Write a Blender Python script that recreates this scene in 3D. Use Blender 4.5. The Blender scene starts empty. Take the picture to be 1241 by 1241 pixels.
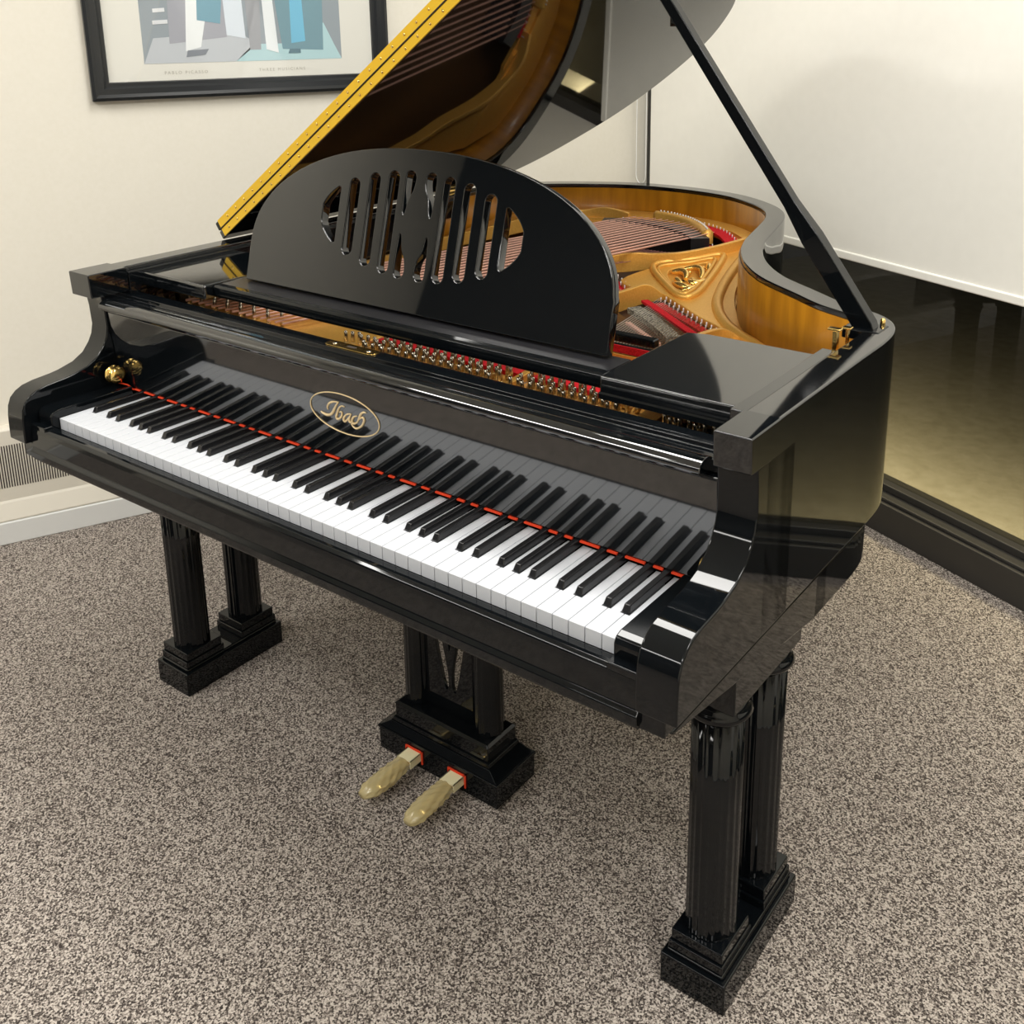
import bpy, math, random
from mathutils import Vector, Matrix
random.seed(7)
sc = bpy.context.scene
PI = math.pi
R = math.radians

# ------------------------------------------------------------------ camera
cd = bpy.data.cameras.new('camera'); cam = bpy.data.objects.new('camera', cd)
sc.collection.objects.link(cam)
right = Vector((0.49267, 0.87018, -0.00813)); down = Vector((0.22270, -0.13511, -0.96548)); fwd = Vector((-0.84124, 0.47385, -0.26035))
m = Matrix(((right.x, -down.x, -fwd.x), (right.y, -down.y, -fwd.y), (right.z, -down.z, -fwd.z)))
cam.matrix_world = Matrix.Translation((2.925, -2.018, 1.362)) @ m.to_4x4()
cd.sensor_width = 36.0
cd.lens = 1271.74 / 1241 * 36.0
cd.shift_x = -(666.25 - 620.5) / 1241
cd.shift_y = (355.64 - 620.5) / 1241
cd.clip_start = 0.05
sc.camera = cam

# ------------------------------------------------------------------ light, exposure
sc.view_settings.view_transform = 'Standard'
sc.view_settings.look = 'None'
sc.view_settings.gamma = 1.0
sc.view_settings.use_curve_mapping = False
sc.view_settings.exposure = 0.0
w = bpy.data.worlds.new('night'); sc.world = w; w.use_nodes = True
w.node_tree.nodes['Background'].inputs[0].default_value = (0.03, 0.035, 0.045, 1)
w.node_tree.nodes['Background'].inputs[1].default_value = 0.25

def area(name, loc, rot, sx, sy, power, col):
    l = bpy.data.lights.new(name, 'AREA'); l.shape = 'RECTANGLE'; l.size = sx; l.size_y = sy
    l.energy = power; l.color = col
    o = bpy.data.objects.new(name, l); sc.collection.objects.link(o)
    o.location = loc; o.rotation_euler = rot
    return o
WARM = (1.0, 0.98, 0.935)
for i, (x, y, p) in enumerate([(1.0, -3.4, 1.0), (3.1, -3.4, 1.0), (1.25, -1.15, .70), (3.1, -1.1, .80), (2.3, -.55, .28), (2.1, -5.0, .5)]):  # the weak lamp nearest the window is an added fill for the blind
    area('ceiling_or_fill_lamp', (x, y, 2.58), (0, 0, 0), 1.15, 0.36, 40.5 * p, WARM)
area('pavement_fill', (1.6, 0.20, 0.50), (0, 0, 0), 5.0, 0.10, 30, (1.0, 0.86, 0.56))  # added light, makes the warm glow on the pavement below the blind

# ------------------------------------------------------------------ materials
def mat(name, col, rough=.5, metal=0.0, spec=.5, coat=0.0, ior=None):
    m = bpy.data.materials.new(name); m.use_nodes = True
    b = m.node_tree.nodes['Principled BSDF']
    b.inputs['Base Color'].default_value = (*col, 1); b.inputs['Roughness'].default_value = rough
    b.inputs['Metallic'].default_value = metal; b.inputs['Specular IOR Level'].default_value = spec
    if ior: b.inputs['IOR'].default_value = ior
    b.inputs['Coat Weight'].default_value = coat; b.inputs['Coat Roughness'].default_value = .08
    return m
def nodes(m):
    nt = m.node_tree; return nt, nt.nodes['Principled BSDF']
def add_noise(m, scale, c0, c1, p0=.3, p1=.7, stretch=(1, 1, 1), bump=0.0, detail=3, bdist=.001):
    nt, b = nodes(m)
    tc = nt.nodes.new('ShaderNodeTexCoord'); mp = nt.nodes.new('ShaderNodeMapping'); mp.inputs['Scale'].default_value = stretch
    nz = nt.nodes.new('ShaderNodeTexNoise'); nz.inputs['Scale'].default_value = scale; nz.inputs['Detail'].default_value = detail
    cr = nt.nodes.new('ShaderNodeValToRGB')
    cr.color_ramp.elements[0].position = p0; cr.color_ramp.elements[0].color = (*c0, 1)
    cr.color_ramp.elements[1].position = p1; cr.color_ramp.elements[1].color = (*c1, 1)
    nt.links.new(tc.outputs['Object'], mp.inputs[0]); nt.links.new(mp.outputs[0], nz.inputs[0])
    nt.links.new(nz.outputs['Fac'], cr.inputs[0]); nt.links.new(cr.outputs[0], b.inputs['Base Color'])
    if bump:
        bp = nt.nodes.new('ShaderNodeBump'); bp.inputs['Strength'].default_value = bump; bp.inputs['Distance'].default_value = bdist
        nt.links.new(nz.outputs['Fac'], bp.inputs['Height']); nt.links.new(bp.outputs[0], b.inputs['Normal'])
    return nz, cr

M = {}
M['lacquer'] = mat('black_lacquer', (.0030, .0040, .0050), .045, 0, .38, 0, 1.50)
M['rimtop'] = mat('black_rim_top', (.004, .0045, .005), .06, 0, .5, 0, 2.15)  # same lacquer, reflection strengthened to lighten the upward faces of the rim
M['polish'] = mat('black_polish', (.0030, .0040, .0050), .03, 0, .5, 0, 1.74)
M['fall'] = mat('fallboard_polish', (.0030, .0040, .0050), .055, 0, .5, 0, 1.95)
M['satin'] = mat('satin_black', (.012, .012, .014), .32)
M['ebony'] = mat('ebony', (.010, .010, .011), .22, 0, .55)
M['white_key'] = mat('key_white', (.61, .63, .67), .28, 0, .5)
M['gold'] = mat('gold_paint', (.86, .50, .13), .40, .45, .5)
add_noise(M['gold'], 260, (.76, .41, .078), (.83, .47, .105), .35, .65)
M['goldleaf'] = mat('bright_gold', (1.0, .66, .20), .20, .85)
M['veneer'] = mat('amber_veneer', (.5, .25, .03), .35, 0, .4, .15)
add_noise(M['veneer'], 14, (.30, .115, .006), (.47, .195, .010), .3, .7, (3.0, 3.0, .35))
M['board'] = mat('soundboard_wood', (.42, .20, .04), .45)
add_noise(M['board'], 40, (.07, .03, .010), (.12, .055, .015), .3, .7, (1, 12, 1))
M['brass'] = mat('brass', (.95, .66, .22), .18, 1.0)
M['hinge'] = mat('hinge_brass', (.93, .58, .03), .40, .30)
M['steel'] = mat('steel', (.55, .53, .50), .25, 1.0)
M['copper'] = mat('copper_winding', (.86, .50, .40), .50, .25)
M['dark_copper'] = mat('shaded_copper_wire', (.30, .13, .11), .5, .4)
M['pin'] = mat('pin_steel', (.62, .56, .46), .22, 1.0)
M['coil'] = mat('coil_wire', (.72, .50, .22), .3, .9)
M['red'] = mat('red_felt', (.55, .010, .018), .9, 0, .2)
add_noise(M['red'], 500, (.42, .006, .012), (.68, .02, .03), .35, .65)
M['orange'] = mat('orange_felt', (.75, .06, .02), .9, 0, .2)
M['greyfelt'] = mat('grey_felt', (.22, .20, .16), .95, 0, .1)
add_noise(M['greyfelt'], 260, (.05, .05, .045), (.45, .42, .34), .35, .65)
M['logo'] = mat('gold_inlay', (.85, .66, .38), .35, .3)
M['wall'] = mat('wall_paint', (.80, .765, .67), .75, 0, .3)
add_noise(M['wall'], 90, (.79, .755, .66), (.81, .775, .685), .3, .7, bump=.05)
M['dark_wall'] = mat('darkened_wall_paint', (.045, .042, .04), .6)  # darkness of the unlit room end put into the back wall colour
M['heater'] = mat('heater_enamel', (.74, .70, .61), .45)
M['plinth'] = mat('white_plinth', (.78, .79, .78), .4)
M['ceiling'] = mat('ceiling_tile', (.72, .71, .67), .9)
M['blind'] = mat('blind_fabric', (.83, .81, .73), .8, 0, .2)
add_noise(M['blind'], 30, (.89, .875, .81), (.91, .895, .83), .3, .7)
M['chain'] = mat('white_plastic', (.82, .82, .80), .4)
M['frame_black'] = mat('picture_frame_black', (.018, .020, .022), .28)
M['trimdark'] = mat('dark_bronze_aluminium', (.035, .033, .030), .38)
M['slot'] = mat('slot_dark', (.03, .022, .018), .8)
M['mat'] = mat('mount_card', (.86, .85, .78), .7)
M['concrete'] = mat('pavement', (.50, .46, .36), .9)
add_noise(M['concrete'], 25, (.44, .40, .30), (.54, .50, .40), .3, .7)
M['tag'] = mat('paper_tape', (.80, .74, .47), .5)

# carpet: flecked loop pile
M['carpet'] = mat('carpet_loops', (.3, .26, .22), .95, 0, .1)
nt, b = nodes(M['carpet'])
tc = nt.nodes.new('ShaderNodeTexCoord')
vo = nt.nodes.new('ShaderNodeTexVoronoi'); vo.inputs['Scale'].default_value = 370; vo.inputs['Randomness'].default_value = 1
nz = nt.nodes.new('ShaderNodeTexNoise'); nz.inputs['Scale'].default_value = 335; nz.inputs['Detail'].default_value = 2; nz.inputs['Roughness'].default_value = .6
cr = nt.nodes.new('ShaderNodeValToRGB')
cr.color_ramp.elements[0].position = .37; cr.color_ramp.elements[0].color = (.050, .041, .037, 1)
cr.color_ramp.elements[1].position = .64; cr.color_ramp.elements[1].color = (.56, .50, .445, 1)
e = cr.color_ramp.elements.new(.49); e.color = (.225, .192, .168, 1)
mx = nt.nodes.new('ShaderNodeMix'); mx.data_type = 'FLOAT'; mx.inputs[0].default_value = .35
sp = nt.nodes.new('ShaderNodeSeparateColor')
bp = nt.nodes.new('ShaderNodeBump'); bp.inputs['Strength'].default_value = .9; bp.inputs['Distance'].default_value = .003
nt.links.new(tc.outputs['Object'], vo.inputs['Vector']); nt.links.new(tc.outputs['Object'], nz.inputs['Vector'])
nt.links.new(vo.outputs['Color'], sp.inputs[0])
nt.links.new(nz.outputs['Fac'], mx.inputs[2]); nt.links.new(sp.outputs[0], mx.inputs[3])
nt.links.new(mx.outputs[0], cr.inputs[0]); nt.links.new(cr.outputs[0], b.inputs['Base Color'])
nt.links.new(nz.outputs['Fac'], bp.inputs['Height']); nt.links.new(bp.outputs[0], b.inputs['Normal'])

def glass_mat(name, tint, rough=0.0, ior=1.5):
    m = bpy.data.materials.new(name); m.use_nodes = True; nt = m.node_tree; nt.nodes.clear()
    out = nt.nodes.new('ShaderNodeOutputMaterial'); tr = nt.nodes.new('ShaderNodeBsdfTransparent'); tr.inputs[0].default_value = (*tint, 1)
    gl = nt.nodes.new('ShaderNodeBsdfGlossy'); gl.inputs['Roughness'].default_value = rough
    fr = nt.nodes.new('ShaderNodeFresnel'); fr.inputs[0].default_value = ior; mi = nt.nodes.new('ShaderNodeMixShader')
    ge = nt.nodes.new('ShaderNodeNewGeometry'); sb_ = nt.nodes.new('ShaderNodeMath'); sb_.operation = 'SUBTRACT'; sb_.inputs[0].default_value = 1; mu_ = nt.nodes.new('ShaderNodeMath'); mu_.operation = 'MULTIPLY'
    nt.links.new(ge.outputs['Backfacing'], sb_.inputs[1]); nt.links.new(sb_.outputs[0], mu_.inputs[0]); nt.links.new(fr.outputs[0], mu_.inputs[1])
    nt.links.new(mu_.outputs[0], mi.inputs[0]); nt.links.new(tr.outputs[0], mi.inputs[1]); nt.links.new(gl.outputs[0], mi.inputs[2]); nt.links.new(mi.outputs[0], out.inputs[0])
    return m
M['glass'] = glass_mat('window_glass', (.72, .72, .68), 0.0)
M['picglass'] = glass_mat('picture_glass', (.97, .97, .97), 0.02, 1.45)
# crumpled plastic film
M['film'] = bpy.data.materials.new('yellowed_plastic_film'); M['film'].use_nodes = True
nt, b = nodes(M['film'])
b.inputs['Base Color'].default_value = (.62, .52, .26, 1); b.inputs['Roughness'].default_value = .18; b.inputs['Alpha'].default_value = .62

# ------------------------------------------------------------------ mesh helpers
C = sc.collection
def setp(o, label=None, cat=None, group=None, kind=None):
    if label: o['label'] = label
    if cat: o['category'] = cat
    if group: o['group'] = group
    if kind: o['kind'] = kind
    return o
class MB:
    def __init__(s): s.v = []; s.f = []; s.sm = []
    def add(s, v, f, smooth=False):
        k = len(s.v); s.v += [tuple(p) for p in v]; s.f += [tuple(i + k for i in q) for q in f]; s.sm += [smooth] * len(f); return s
    def box(s, x0, x1, y0, y1, z0, z1):
        v = [(x0, y0, z0), (x1, y0, z0), (x1, y1, z0), (x0, y1, z0), (x0, y0, z1), (x1, y0, z1), (x1, y1, z1), (x0, y1, z1)]
        return s.add(v, [(0, 3, 2, 1), (4, 5, 6, 7), (0, 1, 5, 4), (1, 2, 6, 5), (2, 3, 7, 6), (3, 0, 4, 7)])
    def prism(s, poly, h0, h1, axis='z', smooth=False):
        """poly: 2-D points; z: (x,y) -> extruded in z; x: (y,z) extruded in x"""
        n = len(poly)
        a = sum(poly[i][0] * poly[(i + 1) % n][1] - poly[(i + 1) % n][0] * poly[i][1] for i in range(n))
        if a < 0: poly = poly[::-1]
        P = (lambda p, h: (p[0], p[1], h)) if axis == 'z' else ((lambda p, h: (h, p[0], p[1])) if axis == 'x' else (lambda p, h: (p[1], h, p[0])))
        v = [P(p, h0) for p in poly] + [P(p, h1) for p in poly]
        s.add(v, [tuple(range(n))[::-1], tuple(range(n, 2 * n))])
        k = len(s.v) - 2 * n
        for i in range(n):
            j = (i + 1) % n; s.f.append((k + i, k + j, k + n + j, k + n + i)); s.sm.append(smooth)
        return s
    def tube(s, path, r, n=8, cap=True):
        path = [Vector(p) for p in path]; rs = r if isinstance(r, (list, tuple)) else [r] * len(path)
        rings = []; up = None
        for i, p in enumerate(path):
            t = (path[min(i + 1, len(path) - 1)] - path[max(i - 1, 0)]).normalized()
            if up is None:
                up = Vector((0, 0, 1)) if abs(t.z) < .9 else Vector((0, 1, 0))
            a = t.cross(up).normalized(); up = a.cross(t).normalized()
            rings.append([p + rs[i] * (math.cos(2 * PI * k / n) * a + math.sin(2 * PI * k / n) * up) for k in range(n)])
        v = [q for rg in rings for q in rg]; f = []
        for i in range(len(path) - 1):
            for k in range(n):
                f.append((i * n + k, i * n + (k + 1) % n, (i + 1) * n + (k + 1) % n, (i + 1) * n + k))
        s.add(v, f, n > 4)
        if cap:
            k0 = len(s.v) - len(v)
            s.f += [tuple(k0 + k for k in range(n))[::-1], tuple(k0 + (len(path) - 1) * n + k for k in range(n))]; s.sm += [False, False]
        return s
    def lathe(s, prof, n=24, c=(0, 0, 0), axis='z', smooth=True, rad=None):
        """prof: (r, h) points"""
        v = []; f = []
        for r, h in prof:
            for k in range(n):
                a = 2 * PI * k / n; rr = r * (rad(a) if rad else 1)
                x, y = rr * math.cos(a), rr * math.sin(a)
                if axis == 'z': v.append((c[0] + x, c[1] + y, c[2] + h))
                elif axis == 'y': v.append((c[0] + x, c[1] + h, c[2] - y))
                else: v.append((c[0] + h, c[1] + x, c[2] + y))
        for i in range(len(prof) - 1):
            for k in range(n): f.append((i * n + k, i * n + (k + 1) % n, (i + 1) * n + (k + 1) % n, (i + 1) * n + k))
        s.add(v, f, smooth); k0 = len(s.v) - len(v)
        s.f += [tuple(k0 + k for k in range(n))[::-1], tuple(k0 + (len(prof) - 1) * n + k for k in range(n))]; s.sm += [False, False]
        return s
    def build(s, name, mt, parent=None, bevel=0, seg=2, **kw):
        me = bpy.data.meshes.new(name); me.from_pydata(s.v, [], s.f); me.update()
        me.polygons.foreach_set('use_smooth', s.sm)
        me.materials.append(mt if not isinstance(mt, str) else M[mt])
        o = bpy.data.objects.new(name, me); C.objects.link(o); o.parent = parent
        if bevel:
            md = o.modifiers.new('bevel', 'BEVEL'); md.width = bevel; md.segments = seg; md.limit_method = 'ANGLE'; md.angle_limit = R(35)
            md.harden_normals = True
        setp(o, **kw); return o
def empty(name, loc, rz=0, parent=None, **kw):
    o = bpy.data.objects.new(name, None); C.objects.link(o); o.location = loc; o.rotation_euler = (0, 0, rz); o.parent = parent
    o.empty_display_size = .1; setp(o, **kw); return o
def shape2d(loops, half, bevel=0.0, res=1):
    """filled 2-D outline with holes, thickness 2*half, as mesh (in the local xy plane)"""
    cu = bpy.data.curves.new('outline', 'CURVE'); cu.dimensions = '2D'; cu.fill_mode = 'BOTH'
    cu.extrude = max(half - bevel, 0); cu.bevel_depth = bevel; cu.bevel_resolution = res; cu.offset = -bevel
    for lp in loops:
        sp = cu.splines.new('POLY'); sp.points.add(len(lp) - 1); sp.use_cyclic_u = True
        for p, q in zip(sp.points, lp): p.co = (q[0], q[1], 0, 1)
    o = bpy.data.objects.new('outline', cu); C.objects.link(o)
    dg = bpy.context.evaluated_depsgraph_get(); dg.update()
    me = bpy.data.meshes.new_from_object(o.evaluated_get(dg)); bpy.data.objects.remove(o); bpy.data.curves.remove(cu)
    return me
def mesh_obj(name, me, mt, parent=None, **kw):
    me.name = name; me.materials.clear(); me.materials.append(M[mt])
    o = bpy.data.objects.new(name, me); C.objects.link(o); o.parent = parent; setp(o, **kw); return o
def catmull(pts, n=6, closed=False):
    out = []; N = len(pts)
    rng = range(N) if closed else range(N - 1)
    for i in rng:
        g = lambda k: pts[k % N] if closed else pts[min(max(k, 0), N - 1)]
        p0, p1, p2, p3 = g(i - 1), g(i), g(i + 1), g(i + 2)
        for j in range(n):
            t = j / n
            out.append(tuple(.5 * (2 * b + (c - a) * t + (2 * a - 5 * b + 4 * c - d) * t * t + (3 * b - a - 3 * c + d) * t ** 3) for a, b, c, d in zip(p0, p1, p2, p3)))
    if not closed: out.append(tuple(pts[-1]))
    return out
def offset(path, d):
    """offset an open 2-D path to its left by d"""
    out = []
    for i, p in enumerate(path):
        a = path[max(i - 1, 0)]; b = path[min(i + 1, len(path) - 1)]
        tx, ty = b[0] - a[0], b[1] - a[1]; L = math.hypot(tx, ty) or 1
        out.append((p[0] - ty / L * d, p[1] + tx / L * d))
    return out
def copy_tree(o, parent=None, loc=None):
    c = o.copy(); C.objects.link(c); c.parent = parent
    if loc is not None: c.location = loc
    for ch in [k for k in bpy.data.objects if k.parent == o]: copy_tree(ch, c)
    return c

# ------------------------------------------------------------------ room
S = 'structure'
MB().box(-.05, 4.6, -5.95, .10, -.05, 0).build('floor', 'carpet', kind=S)
MB().box(-.30, 4.75, -6.10, .25, 2.60, 2.66).build('ceiling', 'ceiling', kind=S)
MB().box(-.25, -.05, -5.95, .25, 0, 2.60).build('wall_left', 'wall', kind=S)
MB().box(4.6, 4.75, -5.95, .25, 0, 2.60).build('wall_right', 'wall', kind=S)
MB().box(-.25, 4.75, -6.10, -5.95, 0, 2.60).build('wall_back', 'dark_wall', kind=S)
MB().box(-.05, 4.6, .10, .25, 2.35, 2.60).build('wall_window', 'wall', kind=S)
# window: low dark sill box, glass, mullions
wb = MB().box(-.05, 4.6, .0, .10, 0, .088).box(-.05, 4.6, .012, .10, .088, .098)
wb.box(-.05, 4.6, .045, .10, .098, .118)
wn = wb.build('window_1', 'trimdark', kind=S, bevel=.003)
MB().box(-.02, 4.6, .070, .076, .118, 2.36).build('glass_pane', 'glass', wn)
mu = MB().box(-.05, .004, .045, .10, .118, 2.36).box(-.05, 4.6, .045, .10, 2.33, 2.40)
mu.build('window_frame', 'trimdark', wn, bevel=.002)
MB().box(-1.5, 6.5, .25, 5.5, -.06, -.02).build('floor_outside', 'concrete', kind=S)
MB().box(-1.5, 6.5, .10, .25, -.06, -.001).build('trim_1', 'concrete', kind=S)
MB().box(-.05, .012, -5.94, -.012, 0, .062).build('baseboard_left', 'plinth', kind=S, bevel=.003)
MB().box(4.585, 4.6, -5.94, 0, 0, .10).build('baseboard_right', 'plinth', kind=S)

# baseboard heater on the left wall
ht = empty('baseboard_heater', (-.05, -3.0, .062), label='long cream baseboard heater with vertical vent slots along the left wall', cat='heater')
hb = MB()
prof = [(0, 0), (.055, 0), (.058, .004), (.040, .046), (.036, .052), (.036, .246), (.030, .252), (0, .252)]
hb.prism([(-b_, a_) for a_, b_ in []] or [(0, 0)] * 0 or [(p[1], p[0]) for p in prof], -1.9, 2.95, 'y')
hb.build('casing', 'heater', ht, bevel=.002)
vent = MB()
y = -1.88
while y < 1.75:
    vent.box(.0358, .0366, y, y + .0030, .088, .206); y += .0062
vent.build('vent_slots', 'slot', ht)

# roller blind
bl = empty('roller_blind', (-.002, .018, .712), label='wide cream roller blind lowered most of the way over the window', cat='blind')
MB().box(0.012, 4.3, -.0008, .0008, .018, 1.62).build('fabric', 'blind', bl)
MB().box(0.012, 4.3, -.006, .006, 0, .022).build('hem_bar', 'blind', bl, bevel=.004, seg=3)
MB().lathe([(.028, 0), (.028, 4.29)], 16, (.012, .01, 1.63), 'x').build('roller_tube', 'blind', bl)
ch = MB()
loop = [(-.012, -.045, 1.62 - .0)]
pts = []
for k in range(60): pts.append((0, -.045, 1.60 - k * (1.60 - .115) / 59))
for k in range(1, 12):
    a = PI * k / 12; pts.append((-.0275 + .0275 * math.cos(a), -.045, .115 - .03 * math.sin(a)))
for k in range(60): pts.append((-.055, -.045, .115 + k * (1.60 - .115) / 59))
ch.tube(pts, .0016, 6)
ch.box(-.056, .03, -.05, .02, 1.58, 1.68)
cb = ch.build('bead_chain', 'chain', bl); cb.location = (.050, 0, 0)

# ------------------------------------------------------------------ picture
pf = empty('framed_picture', (-.05, -1.29, 1.145), label='framed teal and grey cubist print in a black frame on the left wall', cat='picture')
# local: y along wall (right = +y), z up, x out of wall
W0, W1, H = -.405, .405, .92
def bar(a, b, c, d):  # frame moulding with stepped profile, mitred
    pass
fr = MB()
steps = [(0, 0), (0, .022), (.008, .026), (.016, .020), (.030, .020), (.036, .013), (.044, .013), (.046, .006), (.046, 0)]
cor = [(W0, 0), (W1, 0), (W1, H), (W0, H)]; ins = [(1, 1), (-1, 1), (-1, -1), (1, -1)]
v = []; f = []; n = len(steps)
for (cy, cz), (sy, sz) in zip(cor, ins):
    for d, t in steps: v.append((t, cy + sy * d, cz + sz * d))
for i in range(4):
    j = (i + 1) % 4
    for k in range(n - 1): f.append((i * n + k, j * n + k, j * n + k + 1, i * n + k + 1))
fr.add(v, f).build('frame', 'frame_black', pf)
MB().box(.001, .005, W0 + .04, W1 - .04, .04, H - .04).build('mount', 'mat', pf)
MB().box(.0095, .0105, W0 + .045, W1 - .045, .045, H - .045).build('glass', 'picglass', pf)
art = empty('print', (.0052, 0, 0), parent=pf)
ai = [0]
def poly(name, pts, col, lay):
    col = tuple(min(1, c_ * 1.25 + .03) for c_ in col); mt = mat('ink_%s' % name, col, .75, 0, .2)
    o = MB().prism([(p[0], p[1]) for p in pts], 0, .0002 + lay * .0003, 'x').build(name, mt, art); return o
A0, A1, B0, B1 = -.268, .268, .090, .78
poly('ink_ground', [(A0, B0), (A1, B0), (A1, B1), (A0, B1)], (.27, .31, .34), 0)
poly('ink_shape', [(A0, B0), (-.03, B0), (.03, .135), (-.02, .17), (-.24, .155)], (.47, .50, .53), 1)
poly('ink_shape', [(-.03, B0), (A1, B0), (A1 - .02, .13), (.22, .19), (.16, .135), (.02, .135)], (.40, .58, .61), 1)
poly('ink_shape', [(-.20, .14), (-.05, .155), (-.06, .40), (-.19, .42)], (.33, .34, .38), 2)
poly('ink_shape', [(.10, .12), (.215, .115), (.225, .40), (.07, .40)], (.17, .29, .34), 2)
poly('ink_shape', [(-.16, .12), (-.12, .13), (-.09, .26), (-.10, .42), (-.175, .42), (-.15, .25)], (.74, .77, .80), 3)
poly('ink_shape', [(-.05, .16), (.0, .15), (-.01, .42), (-.06, .42)], (.62, .68, .74), 3)
poly('ink_shape', [(-.125, .20), (-.065, .19), (-.055, .27), (-.12, .275)], (.16, .32, .40), 4)
poly('ink_shape', [(.125, .135), (.165, .14), (.155, .45), (.13, .45)], (.17, .45, .62), 3)
poly('ink_shape', [(.01, .12), (.04, .12), (.05, .42), (.0, .42)], (.30, .31, .33), 3)
poly('ink_shape', [(.055, .12), (.088, .11), (.07, .42), (.045, .42)], (.72, .76, .80), 4)
poly('ink_shape', [(-.235, .22), (-.205, .222), (-.205, .232), (-.235, .23)], (.66, .68, .70), 4)
poly('ink_shape', [(-.238, .19), (-.20, .192), (-.20, .202), (-.238, .20)], (.62, .64, .66), 4)
poly('ink_shape', [(-.16, .105), (-.11, .11), (-.10, .125), (-.155, .122)], (.20, .22, .25), 4)
poly('ink_shape', [(.115, .108), (.15, .108), (.15, .12), (.12, .12)], (.12, .20, .24), 4)
def text_obj(body, size, mt, parent, loc, rot, name):
    cu = bpy.data.curves.new(name, 'FONT'); cu.body = body; cu.size = size; cu.extrude = .0001; cu.space_character = 1.5
    o = bpy.data.objects.new(name, cu); C.objects.link(o)
    dg = bpy.context.evaluated_depsgraph_get(); dg.update()
    me = bpy.data.meshes.new_from_object(o.evaluated_get(dg)); bpy.data.objects.remove(o)
    o = mesh_obj(name, me, mt, parent); o.location = loc; o.rotation_euler = rot; return o
M['faint'] = mat('faint_caption_ink', (.52, .50, .44), .8)
text_obj('PABLO PICASSO', .011, 'faint', pf, (.0056, -.22, .062), (PI / 2, 0, PI / 2), 'caption')
text_obj('THREE MUSICIANS', .011, 'faint', pf, (.0056, .03, .062), (PI / 2, 0, PI / 2), 'caption')

# ================================================================== THE PIANO
P = empty('grand_piano', (.969, -1.922, 0), .4255, label='black lacquered baby grand piano with its lid propped open on the grey carpet', cat='piano')
ZK = .667; ZR = .899; XL, XR = -.100, 1.281
AL, AR = -.047, 1.228   # inner faces of the arms
# ---- rim
outer = [(XR, .16), (XR, .30), (XR, .45), (XR, .565), (1.268, .632), (1.237, .675), (1.195, .700), (1.147, .722), (1.091, .762), (1.003, .826), (.938, .900),
         (.890, .980), (.858, 1.055), (.838, 1.12), (.812, 1.22), (.780, 1.33), (.738, 1.415), (.672, 1.487), (.571, 1.556), (.46, 1.590), (.34, 1.598),
         (.219, 1.580), (.10, 1.525), (.0, 1.455), (-.065, 1.37), (-.094, 1.27), (XL, 1.15), (XL, .80), (XL, .45), (XL, .16)]
oc = catmull(outer, 6)
ic = offset(oc, .044)
def band(o_, i_, z0, z1):
    n = len(o_); v = [(p[0], p[1], z0) for p in o_] + [(p[0], p[1], z1) for p in o_] + [(p[0], p[1], z0) for p in i_] + [(p[0], p[1], z1) for p in i_]
    f = []
    for i in range(n - 1):
        f.append((i, i + 1, n + i + 1, n + i)); f.append((2 * n + i + 1, 2 * n + i, 3 * n + i, 3 * n + i + 1))
        f.append((n + i, n + i + 1, 3 * n + i + 1, 3 * n + i)); f.append((i + 1, i, 2 * n + i, 2 * n + i + 1))
    f += [(0, n, 3 * n, 2 * n), (n - 1, 3 * n - 1, 4 * n - 1, 2 * n - 1)]
    return v, f
v, f = band(oc, ic, .620, ZR)
mb = MB(); mb.add(v, f, True)
rim = mb.build('rim', 'polish', P, bevel=.003)
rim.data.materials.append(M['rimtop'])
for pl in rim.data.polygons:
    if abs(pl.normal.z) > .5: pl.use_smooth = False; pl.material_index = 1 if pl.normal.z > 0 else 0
i2 = offset(oc, .047); v, f = band(ic[14:-16], i2[14:-16], .745, .889)
MB().add(v, f, True).build('rim_lining', 'veneer', rim, label='amber wood veneer inside the rim')
# lower case
o3 = offset(oc, .022)
floorpoly = [p for p in o3]
MB().prism([(XR - .022, -.030)] + floorpoly + [(XL + .022, -.030)], .588, .6195, 'z').build('keybed', 'lacquer', P, bevel=.003)
o4 = offset(oc, .030)
mb = MB(); mb.prism([(XR - .022, .395)] + [p for p in o3 if p[1] > .40 and p[0] > .99] + [(.9, .80), (.3, .80), (XL + .022, .62), (XL + .022, .395)], .517, .5875, 'z')
mb.prism([(-.012, .5875), (-.010, .580), (.395, .517), (.56, .517), (.56, .5875)], XL + .022, XR - .022, 'x')
mb.build('leg_frame', 'lacquer', P, bevel=.004)

# ---- arms (cheeks) with top block
def arm(x0, x1):
    pr = [(.24, .855), (.133, .855), (.1365, .83), (.138, .793), (.134, .775), (.126, .760), (.112, .743), (.090, .730), (.060, .722), (.044, .7195), (.010, .7165), (-.010, .7125), (-.023, .706),
          (-.034, .696), (-.040, .682), (-.0425, .665), (-.0435, .640), (-.0435, .620), (.24, .620)]
    a = MB().prism(pr, x0, x1, 'x').build('arm', 'lacquer', P, bevel=.0025, seg=3)
    for pl in a.data.polygons:
        if abs(pl.normal.x) < .5 and pl.normal.z > -.9: pl.use_smooth = True
    return a
def topblock(x0, x1, par):
    MB().prism([(.112, .855), (.110, ZR + .001), (.190, ZR + .001), (.190, .853)], x0, x1, 'x').build('arm_cap', 'polish', par, bevel=.002)
a1 = arm(AR, XR); topblock(AR + .006, XR + .002, a1)
a2 = arm(XL, AL); topblock(XL - .008, AL + .004, a2)
# inner vertical cheeks behind arms
MB().box(AR + .002, XR - .044 + .004, .16, .20, .62, .855).build('cheek', 'lacquer', P)
MB().box(XL + .040, AL - .002, .16, .20, .62, .855).build('cheek', 'lacquer', P)

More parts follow.
